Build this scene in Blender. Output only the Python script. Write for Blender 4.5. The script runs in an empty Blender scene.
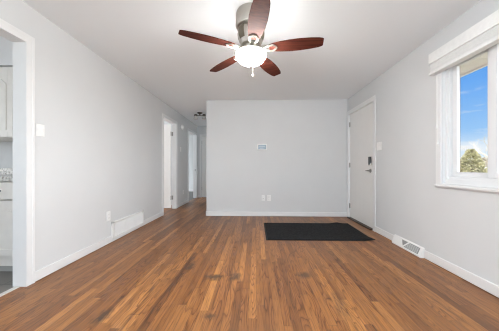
import bpy, bmesh, math, random
from mathutils import Vector, Matrix
random.seed(7)
PI = math.pi
C = bpy.context.scene.collection
SC = bpy.context.scene

# ------------------------------------------------------------------ camera
cam_d = bpy.data.cameras.new('camera')
cam_d.sensor_width = 36.0
cam_d.lens = 36.0 * 222.0 / 499.0
cam_d.shift_y = 2.0 / 499.0
cam_d.clip_start = 0.05
cam_d.clip_end = 400
cam = bpy.data.objects.new('camera', cam_d)
C.objects.link(cam)
cam.location = (0, 0, 1.0073)
cam.rotation_euler = (PI / 2, 0, 0.02575)
SC.camera = cam

# ------------------------------------------------------------------ world, sun, fill lamps, exposure
SC.view_settings.view_transform = 'Standard'
SC.view_settings.look = 'None'
SC.view_settings.gamma = 1
SC.view_settings.exposure = 0.07
SC.view_settings.use_curve_mapping = False
SC.cycles.use_denoising = True
SC.cycles.filter_width = 1.15
SC.cycles.max_bounces = 12
SC.cycles.diffuse_bounces = 8
SC.cycles.sample_clamp_indirect = 6

world = bpy.data.worlds.new('sky')
SC.world = world
world.use_nodes = True
wn, wl = world.node_tree.nodes, world.node_tree.links
wn.clear()
w_out = wn.new('ShaderNodeOutputWorld')
w_bg = wn.new('ShaderNodeBackground')
w_tc = wn.new('ShaderNodeTexCoord')
w_sep = wn.new('ShaderNodeSeparateXYZ')
w_ramp = wn.new('ShaderNodeValToRGB')
w_noise = wn.new('ShaderNodeTexNoise')
w_map = wn.new('ShaderNodeMapping')
w_map.inputs['Scale'].default_value = (1.6, 1.6, 7.0)
w_noise.inputs['Scale'].default_value = 3.2
w_noise.inputs['Detail'].default_value = 6
w_cr = wn.new('ShaderNodeValToRGB')
w_cr.color_ramp.elements[0].position = 0.53
w_cr.color_ramp.elements[1].position = 0.74
w_mix = wn.new('ShaderNodeMix')
w_mix.data_type = 'RGBA'
e = w_ramp.color_ramp.elements
e[0].position, e[0].color = 0.0, (0.85, 0.90, 0.95, 1)
e[1].position, e[1].color = 0.55, (0.07, 0.27, 0.80, 1)
for p, col in ((0.06, (0.66, 0.82, 0.97, 1)), (0.12, (0.30, 0.58, 0.95, 1)), (0.27, (0.12, 0.40, 0.93, 1))):
    n_ = e.new(p)
    n_.color = col
wl.new(w_tc.outputs['Generated'], w_sep.inputs[0])
wl.new(w_sep.outputs['Z'], w_ramp.inputs[0])
wl.new(w_tc.outputs['Generated'], w_map.inputs[0])
wl.new(w_map.outputs[0], w_noise.inputs['Vector'])
wl.new(w_noise.outputs['Fac'], w_cr.inputs[0])
wl.new(w_cr.outputs[0], w_mix.inputs['Factor'])
wl.new(w_ramp.outputs[0], w_mix.inputs['A'])
w_mix.inputs['B'].default_value = (0.92, 0.95, 0.98, 1)
# unseen bright sky patch, added to throw more light through the window
w_dot = wn.new('ShaderNodeVectorMath')
w_dot.operation = 'DOT_PRODUCT'
w_dot.inputs[1].default_value = tuple(Vector((0.93, -0.36, 0.20)).normalized())
w_nrm = wn.new('ShaderNodeVectorMath')
w_nrm.operation = 'NORMALIZE'
wl.new(w_tc.outputs['Generated'], w_nrm.inputs[0])
wl.new(w_nrm.outputs[0], w_dot.inputs[0])
w_rng = wn.new('ShaderNodeMapRange')
w_rng.interpolation_type = 'SMOOTHSTEP'
w_rng.inputs['From Min'].default_value = 0.76
w_rng.inputs['From Max'].default_value = 0.95
w_rng.inputs['To Min'].default_value = 0.0
w_rng.inputs['To Max'].default_value = 1.0
wl.new(w_dot.outputs['Value'], w_rng.inputs['Value'])
w_fill = wn.new('ShaderNodeMix')
w_fill.data_type = 'RGBA'
w_fill.inputs['B'].default_value = (8.6, 9.3, 9.8, 1)
wl.new(w_rng.outputs[0], w_fill.inputs['Factor'])
wl.new(w_mix.outputs['Result'], w_fill.inputs['A'])
wl.new(w_fill.outputs['Result'], w_bg.inputs[0])
w_bg.inputs[1].default_value = 1.0
wl.new(w_bg.outputs[0], w_out.inputs[0])

def light(name, kind, loc, energy, col, rot=(0, 0, 0), size=None, size_y=None):
    d = bpy.data.lights.new(name, kind)
    d.energy = energy
    d.color = col
    if kind == 'AREA':
        d.shape = 'RECTANGLE'
        d.size, d.size_y = size, size_y
    o = bpy.data.objects.new(name, d)
    C.objects.link(o)
    o.location = loc
    o.rotation_euler = rot
    return o

sun = light('sun', 'SUN', (0, 0, 20), 10.0, (1.0, 0.95, 0.86))
sun.rotation_euler = Vector((0.50, 0.25, -0.83)).to_track_quat('-Z', 'Y').to_euler()
sun.data.angle = 0.01
# added fill lamps standing in for daylight behind the camera and in the left rooms
light('fill_rear', 'AREA', (0.25, -2.95, 0.95), 122, (0.80, 0.92, 1.0), (PI / 2 + 0.68, 0, 0.08), 2.6, 1.7)
light('bounce_flash', 'AREA', (0.35, -0.30, 1.75), 62, (0.90, 0.96, 1.0), (PI, 0, 0), 0.5, 0.5)
light('fill_kitchen', 'AREA', (-5.35, 0.9, 1.55), 50, (0.93, 0.97, 1.0), (PI / 2, 0, -PI / 2), 1.5, 1.1)
light('fill_bedroom', 'AREA', (-5.35, 4.5, 1.5), 98, (0.93, 0.97, 1.0), (PI / 2, 0, -PI / 2), 1.4, 1.1)
light('fill_bathroom', 'AREA', (-5.35, 6.70, 1.5), 82, (0.93, 0.97, 1.0), (PI / 2, 0, -PI / 2 - 0.6), 1.2, 1.0)

# ------------------------------------------------------------------ material helpers
def mat(name, col, rough=0.5, metal=0.0, spec=0.5, noise=0.0, nscale=8.0, bump=0.0, bscale=120.0, emit=None, estr=0.0, coat=0.0):
    m = bpy.data.materials.new(name)
    m.use_nodes = True
    n, l = m.node_tree.nodes, m.node_tree.links
    b = n['Principled BSDF']
    b.inputs['Base Color'].default_value = (*col, 1)
    b.inputs['Roughness'].default_value = rough
    b.inputs['Metallic'].default_value = metal
    b.inputs['Specular IOR Level'].default_value = spec
    b.inputs['Coat Weight'].default_value = coat
    tc = n.new('ShaderNodeTexCoord')
    if noise > 0:
        t = n.new('ShaderNodeTexNoise')
        t.inputs['Scale'].default_value = nscale
        t.inputs['Detail'].default_value = 4
        l.new(tc.outputs['Object'], t.inputs['Vector'])
        r = n.new('ShaderNodeValToRGB')
        r.color_ramp.elements[0].position = 0.3
        r.color_ramp.elements[1].position = 0.7
        r.color_ramp.elements[0].color = tuple(c * (1 - noise) for c in col) + (1,)
        r.color_ramp.elements[1].color = tuple(min(1, c * (1 + noise)) for c in col) + (1,)
        l.new(t.outputs['Fac'], r.inputs[0])
        l.new(r.outputs[0], b.inputs['Base Color'])
    if bump > 0:
        t2 = n.new('ShaderNodeTexNoise')
        t2.inputs['Scale'].default_value = bscale
        t2.inputs['Detail'].default_value = 3
        l.new(tc.outputs['Object'], t2.inputs['Vector'])
        bp = n.new('ShaderNodeBump')
        bp.inputs['Strength'].default_value = bump
        bp.inputs['Distance'].default_value = 0.004
        l.new(t2.outputs['Fac'], bp.inputs['Height'])
        l.new(bp.outputs[0], b.inputs['Normal'])
    if emit:
        b.inputs['Emission Color'].default_value = (*emit, 1)
        b.inputs['Emission Strength'].default_value = estr
    return m

def glass_mat(name, gloss=0.06, tint=(1, 1, 1)):
    m = bpy.data.materials.new(name)
    m.use_nodes = True
    n, l = m.node_tree.nodes, m.node_tree.links
    n.clear()
    o = n.new('ShaderNodeOutputMaterial')
    t = n.new('ShaderNodeBsdfTransparent')
    t.inputs[0].default_value = (*tint, 1)
    g = n.new('ShaderNodeBsdfGlossy')
    g.inputs['Roughness'].default_value = 0.02
    x = n.new('ShaderNodeMixShader')
    x.inputs[0].default_value = gloss
    l.new(t.outputs[0], x.inputs[1])
    l.new(g.outputs[0], x.inputs[2])
    l.new(x.outputs[0], o.inputs[0])
    return m

def wood_floor():
    m = bpy.data.materials.new('oak_strip_floor')
    m.use_nodes = True
    n, l = m.node_tree.nodes, m.node_tree.links
    b = n['Principled BSDF']
    def math_(op, a, c=None, clamp=False):
        q = n.new('ShaderNodeMath')
        q.operation = op
        q.use_clamp = clamp
        for i, v in enumerate((a, c)):
            if v is None:
                continue
            if isinstance(v, (int, float)):
                q.inputs[i].default_value = v
            else:
                l.new(v, q.inputs[i])
        return q.outputs[0]
    def comb(x, y, z=0.0):
        q = n.new('ShaderNodeCombineXYZ')
        for i, v in enumerate((x, y, z)):
            if isinstance(v, (int, float)):
                q.inputs[i].default_value = v
            else:
                l.new(v, q.inputs[i])
        return q.outputs[0]
    def wnoise(v):
        q = n.new('ShaderNodeTexWhiteNoise')
        q.noise_dimensions = '3D'
        l.new(v, q.inputs['Vector'])
        return q
    def noise(v, scale, detail=3, rough=0.5):
        q = n.new('ShaderNodeTexNoise')
        q.inputs['Scale'].default_value = scale
        q.inputs['Detail'].default_value = detail
        q.inputs['Roughness'].default_value = rough
        l.new(v, q.inputs['Vector'])
        return q.outputs['Fac']
    def ramp(f, stops):
        q = n.new('ShaderNodeValToRGB')
        el = q.color_ramp.elements
        el[0].position, el[0].color = stops[0][0], (*stops[0][1], 1)
        el[1].position, el[1].color = stops[-1][0], (*stops[-1][1], 1)
        for p, c in stops[1:-1]:
            k = el.new(p)
            k.color = (*c, 1)
        l.new(f, q.inputs[0])
        return q.outputs[0]
    def mix(f, a, c, mode='MIX'):
        q = n.new('ShaderNodeMix')
        q.data_type = 'RGBA'
        q.blend_type = mode
        if isinstance(f, (int, float)):
            q.inputs['Factor'].default_value = f
        else:
            l.new(f, q.inputs['Factor'])
        for k, v in (('A', a), ('B', c)):
            if isinstance(v, tuple):
                q.inputs[k].default_value = (*v, 1)
            else:
                l.new(v, q.inputs[k])
        return q.outputs['Result']
    tc = n.new('ShaderNodeTexCoord')
    sp = n.new('ShaderNodeSeparateXYZ')
    l.new(tc.outputs['Object'], sp.inputs[0])
    X, Y = sp.outputs['X'], sp.outputs['Y']
    W, LEN = 0.0572, 1.05
    u = math_('DIVIDE', math_('ADD', X, 10.0), W)
    row = math_('FLOOR', u)
    fu = math_('FRACT', u)
    r1 = wnoise(comb(row, 3.1)).outputs['Value']
    r1b = wnoise(comb(row, 8.7)).outputs['Value']
    lenr = math_('ADD', math_('MULTIPLY', r1b, 0.7), 0.7)
    v = math_('DIVIDE', math_('ADD', math_('ADD', Y, 20.0), math_('MULTIPLY', r1, 5.0)), math_('MULTIPLY', lenr, LEN))
    seg = math_('FLOOR', v)
    fv = math_('FRACT', v)
    pid = wnoise(comb(row, seg, 1.7))
    pr = pid.outputs['Value']
    pid2 = wnoise(comb(row, seg, 5.3)).outputs['Value']
    pid3 = wnoise(comb(row, seg, 9.9)).outputs['Value']
    base = ramp(pr, [(0.0, (0.145, 0.054, 0.0135)), (0.18, (0.195, 0.074, 0.0185)), (0.5, (0.240, 0.094, 0.0235)),
                     (0.82, (0.285, 0.117, 0.0300)), (1.0, (0.370, 0.162, 0.0450))])
    # fine pores stretched along the board
    g1 = noise(comb(math_('MULTIPLY', X, 230.0), math_('MULTIPLY', Y, 8.0), math_('MULTIPLY', pid2, 40.0)), 1.0, 4, 0.6)
    fine = ramp(g1, [(0.32, (0.52, 0.47, 0.42)), (0.48, (0.98, 0.98, 0.98)), (0.70, (1.22, 1.20, 1.16))])
    c1 = mix(0.85, base, fine, 'MULTIPLY')
    # cathedral figure: contour lines of a slow field along the board
    field = noise(comb(math_('MULTIPLY', X, 14.0), math_('MULTIPLY', Y, 1.6), math_('MULTIPLY', pid2, 60.0)), 1.0, 1, 0.4)
    rings = math_('FRACT', math_('MULTIPLY', field, math_('ADD', math_('MULTIPLY', pid3, 9.0), 5.0)))
    ringc = ramp(rings, [(0.0, (0.46, 0.38, 0.31)), (0.18, (0.88, 0.85, 0.80)), (0.6, (1.14, 1.13, 1.12)), (0.9, (1.05, 1.03, 1.0)), (1.0, (0.60, 0.52, 0.45))])
    strength = math_('MULTIPLY', ramp(pid3, [(0.15, (0.35, 0.35, 0.35)), (0.65, (1, 1, 1))]), 1.0)
    c2 = mix(strength, c1, ringc, 'MULTIPLY')
    # broad dark streaks
    st = noise(comb(math_('MULTIPLY', X, 22.0), math_('MULTIPLY', Y, 0.8), 3.0), 1.0, 3, 0.55)
    c3 = mix(0.7, c2, ramp(st, [(0.30, (0.42, 0.35, 0.30)), (0.45, (1, 1, 1)), (0.8, (1.10, 1.09, 1.07))]), 'MULTIPLY')
    wear = noise(comb(X, math_('MULTIPLY', Y, 0.6), 1.0), 1.3, 3, 0.5)
    c3 = mix(0.6, c3, ramp(wear, [(0.3, (0.74, 0.73, 0.74)), (0.7, (1.18, 1.17, 1.13))]), 'MULTIPLY')
    # old water marks
    acc = None
    wob = noise(comb(X, Y, 0.0), 16.0, 3, 0.6)
    for sx, sy, rx, ry, k in ((-0.66, 2.23, 0.025, 0.10, 0.75), (-0.375, 2.035, 0.075, 0.055, 0.80), (-0.19, 2.04, 0.060, 0.075, 0.7),
                              (-1.035, 1.475, 0.040, 0.090, 0.75), (0.466, 2.09, 0.070, 0.055, 0.72), (-0.30, 1.50, 0.04, 0.03, 0.7),
                              (0.62, 1.62, 0.05, 0.16, 0.35)):
        dx = math_('DIVIDE', math_('SUBTRACT', X, sx), rx)
        dy = math_('DIVIDE', math_('SUBTRACT', Y, sy), ry)
        d = math_('SQRT', math_('ADD', math_('MULTIPLY', dx, dx), math_('MULTIPLY', dy, dy)))
        d = math_('ADD', d, math_('MULTIPLY', math_('SUBTRACT', wob, 0.5), 2.2))
        s = math_('MULTIPLY', math_('SUBTRACT', 1.4, d, True), k, True)
        acc = s if acc is None else math_('MAXIMUM', acc, s)
    c4 = mix(acc, c3, (0.042, 0.025, 0.014))
    # gaps between boards
    gu = math_('LESS_THAN', math_('MINIMUM', fu, math_('SUBTRACT', 1.0, fu)), 0.022)
    gv = math_('LESS_THAN', fv, 0.003)
    gap = math_('MAXIMUM', gu, gv)
    c5 = mix(math_('MULTIPLY', gap, 0.55), c4, (0.045, 0.020, 0.010))
    l.new(c5, b.inputs['Base Color'])
    rr = math_('ADD', math_('MULTIPLY', g1, 0.16), 0.33)
    l.new(rr, b.inputs['Roughness'])
    b.inputs['Specular IOR Level'].default_value = 0.66
    bp = n.new('ShaderNodeBump')
    bp.inputs['Strength'].default_value = 0.25
    bp.inputs['Distance'].default_value = 0.002
    l.new(math_('SUBTRACT', g1, math_('MULTIPLY', gap, 1.5)), bp.inputs['Height'])
    l.new(bp.outputs[0], b.inputs['Normal'])
    return m

def granite_mat():
    m = mat('speckled_granite', (0.55, 0.52, 0.48), 0.25)
    n, l = m.node_tree.nodes, m.node_tree.links
    tc = n.new('ShaderNodeTexCoord')
    t = n.new('ShaderNodeTexNoise')
    t.inputs['Scale'].default_value = 45
    t.inputs['Detail'].default_value = 5
    r = n.new('ShaderNodeValToRGB')
    el = r.color_ramp.elements
    el[0].position, el[0].color = 0.36, (0.34, 0.31, 0.28, 1)
    el[1].position, el[1].color = 0.58, (0.72, 0.70, 0.66, 1)
    k = el.new(0.46)
    k.color = (0.56, 0.53, 0.49, 1)
    l.new(tc.outputs['Object'], t.inputs['Vector'])
    l.new(t.outputs['Fac'], r.inputs[0])
    l.new(r.outputs[0], n['Principled BSDF'].inputs['Base Color'])
    return m

def tile_mat():
    m = mat('grey_floor_tile', (0.16, 0.15, 0.14), 0.4)
    n, l = m.node_tree.nodes, m.node_tree.links
    tc = n.new('ShaderNodeTexCoord')
    t = n.new('ShaderNodeTexBrick')
    t.offset = 0
    t.inputs['Color1'].default_value = (0.17, 0.155, 0.14, 1)
    t.inputs['Color2'].default_value = (0.13, 0.12, 0.11, 1)
    t.inputs['Mortar'].default_value = (0.08, 0.075, 0.07, 1)
    t.inputs['Scale'].default_value = 1.0
    t.inputs['Brick Width'].default_value = 0.31
    t.inputs['Row Height'].default_value = 0.31
    t.inputs['Mortar Size'].default_value = 0.004
    l.new(tc.outputs['Object'], t.inputs['Vector'])
    l.new(t.outputs['Color'], n['Principled BSDF'].inputs['Base Color'])
    return m

def blade_mat():
    m = mat('cherry_veneer', (0.07, 0.017, 0.011), 0.62, spec=0.07)
    n, l = m.node_tree.nodes, m.node_tree.links
    tc = n.new('ShaderNodeTexCoord')
    mp = n.new('ShaderNodeMapping')
    mp.inputs['Scale'].default_value = (3, 60, 60)
    t = n.new('ShaderNodeTexNoise')
    t.inputs['Scale'].default_value = 1.0
    t.inputs['Detail'].default_value = 4
    r = n.new('ShaderNodeValToRGB')
    r.color_ramp.elements[0].position, r.color_ramp.elements[0].color = 0.3, (0.045, 0.011, 0.008, 1)
    r.color_ramp.elements[1].position, r.color_ramp.elements[1].color = 0.7, (0.100, 0.026, 0.015, 1)
    l.new(tc.outputs['Object'], mp.inputs[0])
    l.new(mp.outputs[0], t.inputs['Vector'])
    l.new(t.outputs['Fac'], r.inputs[0])
    l.new(r.outputs[0], n['Principled BSDF'].inputs['Base Color'])
    return m

M = {
    'wall': mat('light_grey_wall_paint', (0.655, 0.662, 0.665), 0.75, spec=0.25, noise=0.012, nscale=3, bump=0.05, bscale=160),
    'ceiling': mat('flat_ceiling_paint', (0.845, 0.872, 0.885), 0.9, spec=0.15, bump=0.08, bscale=140),
    'trim': mat('white_trim_paint', (0.765, 0.765, 0.765), 0.4, noise=0.01),
    'door': mat('white_door_paint', (0.80, 0.79, 0.77), 0.4, noise=0.01),
    'floor': wood_floor(),
    'tile': tile_mat(),
    'carpet': mat('grey_carpet', (0.20, 0.19, 0.185), 0.95, noise=0.15, nscale=60),
    'granite': granite_mat(),
    'cabinet': mat('cream_cabinet_paint', (0.78, 0.745, 0.70), 0.5, noise=0.03, nscale=12),
    'toekick': mat('grey_toe_kick', (0.38, 0.37, 0.35), 0.6),
    'plastic': mat('white_plastic', (0.83, 0.83, 0.82), 0.35),
    'vinyl': mat('white_window_vinyl', (0.74, 0.75, 0.76), 0.35),
    'blind': mat('white_blind_slats', (0.80, 0.80, 0.79), 0.5, noise=0.03, nscale=30),
    'metalwhite': mat('white_enamelled_metal', (0.80, 0.80, 0.79), 0.4),
    'dark': mat('dark_slot', (0.05, 0.05, 0.05), 0.7),
    'louver': mat('grey_louver', (0.30, 0.305, 0.31), 0.5, 0.2),
    'nickel': mat('brushed_nickel', (0.60, 0.57, 0.52), 0.34, 1.0, noise=0.06, nscale=20),
    'ventglass': mat('smoky_vent_glass', (0.30, 0.26, 0.20), 0.25, 0.3),
    'bronze': mat('dark_bronze', (0.10, 0.085, 0.07), 0.4, 0.9),
    'steel': mat('satin_steel_hinge', (0.35, 0.34, 0.32), 0.4, 1.0),
    'blackplastic': mat('black_keypad_plastic', (0.02, 0.02, 0.022), 0.35),
    'frosted': mat('frosted_lit_glass', (0.95, 0.92, 0.86), 0.5, emit=(1.0, 0.975, 0.945), estr=155.0),
    'shade': mat('unlit_frosted_shade', (0.55, 0.54, 0.52), 0.35),
    'blade': blade_mat(),
    'mat': mat('charcoal_mat_pile', (0.0140, 0.0140, 0.0148), 0.95, spec=0.2, noise=0.5, nscale=45, bump=0.6, bscale=220),
    'rubber': mat('black_rubber_border', (0.010, 0.010, 0.011), 0.7, spec=0.3),
    'threshold': mat('dark_stained_threshold', (0.045, 0.026, 0.017), 0.5, noise=0.25, nscale=20),
    'strip': mat('pale_metal_strip', (0.62, 0.60, 0.57), 0.45, 0.2),
    'lcd': mat('blue_grey_display', (0.20, 0.27, 0.33), 0.3),
    'lcdline': mat('pale_display_line', (0.48, 0.53, 0.57), 0.3),
    'brick': mat('brown_brick', (0.22, 0.13, 0.09), 0.9, noise=0.3, nscale=25),
    'eave': mat('white_soffit_panel', (0.88, 0.87, 0.85), 0.6),
    'glass': glass_mat('window_glass'),
    'leaf': mat('pale_green_needles', (0.50, 0.48, 0.30), 0.9, noise=0.3, nscale=3),
    'twig': mat('pale_dry_twigs', (0.60, 0.55, 0.45), 0.9, noise=0.2),
    'bark': mat('grey_brown_bark', (0.14, 0.10, 0.07), 0.9),
    'lawn': mat('dry_winter_grass', (0.33, 0.30, 0.20), 0.95, noise=0.2, nscale=0.6),
    'siding': mat('grey_house_siding', (0.22, 0.23, 0.25), 0.8),
    'shingle': mat('dark_grey_roof', (0.30, 0.29, 0.29), 0.9),
}

# ------------------------------------------------------------------ geometry helpers (world coordinates)
def box(bm, x0, x1, y0, y1, z0, z1, bev=0.0, segs=1):
    r = bmesh.ops.create_cube(bm, size=1.0)
    vs = r['verts']
    for v in vs:
        v.co = Vector((x0 + (v.co.x + .5) * (x1 - x0), y0 + (v.co.y + .5) * (y1 - y0), z0 + (v.co.z + .5) * (z1 - z0)))
    if bev > 0:
        es = list({e for v in vs for e in v.link_edges})
        bmesh.ops.bevel(bm, geom=es, offset=bev, segments=segs, affect='EDGES', profile=0.5)
    return vs

def lathe(bm, cx, cy, prof, seg=40, axis='z', mtx=None):
    rings = []
    for r, z in prof:
        ring = []
        for k in range(seg):
            a = 2 * PI * k / seg
            p = Vector((r * math.cos(a), r * math.sin(a), z))
            if mtx is not None:
                p = mtx @ p
            else:
                p = p + Vector((cx, cy, 0))
            ring.append(bm.verts.new(p))
        rings.append(ring)
    for a, b in zip(rings, rings[1:]):
        for k in range(seg):
            bm.faces.new((a[k], a[(k + 1) % seg], b[(k + 1) % seg], b[k]))
    for ring in (rings[0], rings[-1]):
        try:
            bm.faces.new(ring)
        except ValueError:
            pass

def tube(bm, pts, rad, seg=10):
    pts = [Vector(p) for p in pts]
    rads = rad if isinstance(rad, (list, tuple)) else [rad] * len(pts)
    rings = []
    for i, p in enumerate(pts):
        t = (pts[min(i + 1, len(pts) - 1)] - pts[max(i - 1, 0)]).normalized()
        up = Vector((0, 0, 1)) if abs(t.z) < 0.9 else Vector((1, 0, 0))
        a = t.cross(up).normalized()
        b = t.cross(a).normalized()
        rings.append([bm.verts.new(p + (a * math.cos(2 * PI * k / seg) + b * math.sin(2 * PI * k / seg)) * rads[i]) for k in range(seg)])
    for a, b in zip(rings, rings[1:]):
        for k in range(seg):
            bm.faces.new((a[k], a[(k + 1) % seg], b[(k + 1) % seg], b[k]))
    bm.faces.new(rings[0])
    bm.faces.new(rings[-1])

def prism(bm, pts, d):
    """closed polygon (list of 3D points) pushed along the vector d"""
    a = [bm.verts.new(Vector(p)) for p in pts]
    b = [bm.verts.new(Vector(p) + Vector(d)) for p in pts]
    bm.faces.new(a)
    bm.faces.new(b)
    k = len(a)
    for i in range(k):
        bm.faces.new((a[i], a[(i + 1) % k], b[(i + 1) % k], b[i]))

def world_loc(p):
    return Vector((0, 0, 0)) if p is None else Vector(p['_o'])

def build(name, fn, m, parent=None, origin=None, smooth=False, label=None):
    """fn fills a bmesh in world coordinates; the object's origin is its parent's, or the one given"""
    bm = bmesh.new()
    fn(bm)
    bmesh.ops.recalc_face_normals(bm, faces=bm.faces)
    o_ = Vector(origin) if origin is not None else (world_loc(parent) if parent is not None else Vector((0, 0, 0)))
    bmesh.ops.translate(bm, verts=bm.verts, vec=-o_)
    me = bpy.data.meshes.new(name)
    bm.to_mesh(me)
    bm.free()
    if smooth:
        for p in me.polygons:
            p.use_smooth = True
        try:
            me.set_sharp_from_angle(angle=0.7)
        except Exception:
            pass
    me.materials.append(M[m] if isinstance(m, str) else m)
    o = bpy.data.objects.new(name, me)
    C.objects.link(o)
    o['_o'] = tuple(o_)
    if parent is not None:
        o.parent = parent
        o.location = o_ - world_loc(parent)
    else:
        o.location = o_
    if label:
        o['label'] = label
    return o

def tag(o, label, cat, group=None, kind=None):
    o['label'] = label
    o['category'] = cat
    if group:
        o['group'] = group
    if kind:
        o['kind'] = kind
    return o

def thing(name, loc, label, cat, group=None, kind=None):
    o = bpy.data.objects.new(name, None)
    o.empty_display_size = 0.05
    C.objects.link(o)
    o.location = loc
    o['_o'] = tuple(loc)
    return tag(o, label, cat, group, kind)

def struct(name, fn, m, label, cat, **k):
    return tag(build(name, fn, m, **k), label, cat, None, 'structure')

def slab_with_openings(bm, axis, t0, t1, u0, u1, z0, z1, openings):
    """wall of thickness t0..t1 along axis ('x' or 'y'), spanning u and z, with rectangular openings (ua, ub, za, zb)"""
    us = sorted({u0, u1} | {a for o in openings for a in o[:2]})
    zs = sorted({z0, z1} | {a for o in openings for a in o[2:]})
    nu, nz = len(us) - 1, len(zs) - 1
    def solid(i, j):
        if not (0 <= i < nu and 0 <= j < nz):
            return False
        cu, cz = (us[i] + us[i + 1]) / 2, (zs[j] + zs[j + 1]) / 2
        return not any(a < cu < b and c < cz < d for a, b, c, d in openings)
    cache = {}
    def V(t, u, z):
        k = (t, u, z)
        if k not in cache:
            cache[k] = bm.verts.new((t, u, z) if axis == 'x' else (u, t, z))
        return cache[k]
    for i in range(nu):
        for j in range(nz):
            if not solid(i, j):
                continue
            a, b, c, d = us[i], us[i + 1], zs[j], zs[j + 1]
            for t in (t0, t1):
                bm.faces.new((V(t, a, c), V(t, b, c), V(t, b, d), V(t, a, d)))
            if not solid(i - 1, j): bm.faces.new((V(t0, a, c), V(t1, a, c), V(t1, a, d), V(t0, a, d)))
            if not solid(i + 1, j): bm.faces.new((V(t0, b, c), V(t1, b, c), V(t1, b, d), V(t0, b, d)))
            if not solid(i, j - 1): bm.faces.new((V(t0, a, c), V(t0, b, c), V(t1, b, c), V(t1, a, c)))
            if not solid(i, j + 1): bm.faces.new((V(t0, a, d), V(t0, b, d), V(t1, b, d), V(t1, a, d)))

# ------------------------------------------------------------------ key dimensions
XL, XR, YB, XH, H = -1.9396, 1.8824, 4.5854, -1.0113, 2.40
XLO = XL - 0.11            # far face of the left wall
XRO = 2.03                 # outer face of the right wall
YE = 7.42                  # end of the hallway
YR = -2.40                 # rear wall, behind the camera
XO = -5.10                 # outer wall of the rooms to the left
KIT = (0.90, 1.83, 2.066)  # kitchen opening
D1 = (4.630, 5.400, 2.075)
D2 = (6.390, 7.285, 2.075)
FD = (3.585, 4.515, 2.075) # front door opening
WN = (0.70, 2.285, 0.845, 2.07)
ED = (-1.805, -1.095, 2.06)

# ------------------------------------------------------------------ room shell
struct('floor', lambda bm: box(bm, XLO + 0.055, XRO, YR - 0.12, YE + 0.12, -0.08, 0.0), 'floor',
       'worn reddish oak strip floor running from the living room into the hallway', 'floor')
struct('floor_kitchen', lambda bm: box(bm, XO, XLO + 0.055, YR - 0.12, 2.72, -0.08, -0.002), 'tile',
       'dark grey kitchen floor seen through the cased opening', 'floor')
struct('floor_bedroom', lambda bm: box(bm, XO, XLO + 0.055, 2.72, 5.96, -0.08, -0.002), 'floor',
       'wooden bedroom floor behind the first hallway doorway', 'floor')
struct('floor_bathroom', lambda bm: box(bm, XO, XLO + 0.055, 5.96, 9.40, -0.08, -0.002), 'carpet',
       'dark grey floor behind the second hallway doorway', 'floor')
struct('ceiling', lambda bm: box(bm, XO - 0.12, XRO, YR - 0.12, 9.40, H, H + 0.12), 'ceiling',
       'smooth off-white ceiling over living room and hallway', 'ceiling')

struct('wall_left', lambda bm: slab_with_openings(bm, 'x', XLO, XL, YR, YE, 0, H,
       [(KIT[0], KIT[1], 0, KIT[2] + 0.006), (D1[0], D1[1], 0, D1[2]), (D2[0], D2[1], 0, D2[2])]), 'wall',
       'light grey wall with the kitchen opening and two hallway doorways', 'wall')
struct('wall_right', lambda bm: slab_with_openings(bm, 'x', XR, XRO, YR - 0.12, YB + 0.11, 0, H,
       [(FD[0], FD[1], 0, FD[2]), WN, (-1.70, -0.30, 0.845, 2.07)]), 'wall', 'light grey wall holding the front door and the window', 'wall')
def back_block(bm):
    prism(bm, [(XH, YB, 0), (XR, YB, 0), (XR, YB + 0.11, 0), (XH + 0.11, YB + 0.11, 0), (XH + 0.11, YE, 0), (XH, YE, 0)], (0, 0, H))
struct('wall_back', back_block, 'wall', 'light grey wall facing the room, with the thermostat and outlets', 'wall')
struct('wall_hallway_end', lambda bm: slab_with_openings(bm, 'y', YE, YE + 0.11, XLO, XH + 0.11, 0, H, [(ED[0], ED[1], 0, ED[2])]), 'wall',
       'short grey wall closing the end of the hallway', 'wall')
struct('wall_rear', lambda bm: slab_with_openings(bm, 'y', YR - 0.12, YR, XO, XR, 0, H, [(-1.35, 1.55, 0.06, 2.10)]), 'wall',
       'light grey wall behind the viewer with a wide opening added for light', 'wall')
struct('wall_outer_left', lambda bm: slab_with_openings(bm, 'x', XO - 0.12, XO, YR - 0.12, 9.40, 0, H,
       [(0.15, 1.65, 1.0, 2.1), (3.8, 5.2, 0.95, 2.05), (6.25, 7.45, 1.0, 2.0)]), 'wall',
       'outer wall of the rooms beyond the left wall', 'wall')
struct('wall_kitchen_back', lambda bm: box(bm, XO, XLO, 2.66, 2.78, 0, H), 'wall',
       'wall behind the kitchen cabinets', 'wall')
struct('wall_bedroom_side', lambda bm: box(bm, XO, XLO, 5.90, 6.02, 0, H), 'wall',
       'partition between the two rooms off the hallway', 'wall')
struct('wall_bathroom_back', lambda bm: box(bm, XO, XH + 0.11, 9.28, 9.40, 0, H), 'wall',
       'far wall of the room behind the second hallway doorway', 'wall')

# exterior brick skin and eave
struct('wall_exterior', lambda bm: slab_with_openings(bm, 'x', XRO, XRO + 0.04, YR - 0.12, YB + 0.11, -0.3, H,
       [(3.50, 4.59, -0.3, 2.16), (0.68, 2.295, 0.80, 2.10), (-1.72, -0.28, 0.80, 2.10)]), 'brick', 'brown brick outside edge beside the window', 'wall')
def eave(bm):
    box(bm, XRO + 0.04, 2.72, YR - 0.4, 7.0, 2.225, 2.262)
    for k in range(40):
        y = YR - 0.3 + k * 0.18
        box(bm, XRO + 0.06, 2.69, y, y + 0.012, 2.219, 2.226)
    box(bm, 2.70, 2.735, YR - 0.4, 7.0, 2.205, 2.40)
struct('trim_1', eave, 'eave', 'white panelled roof eave seen through the top of the window', 'eave')

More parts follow.
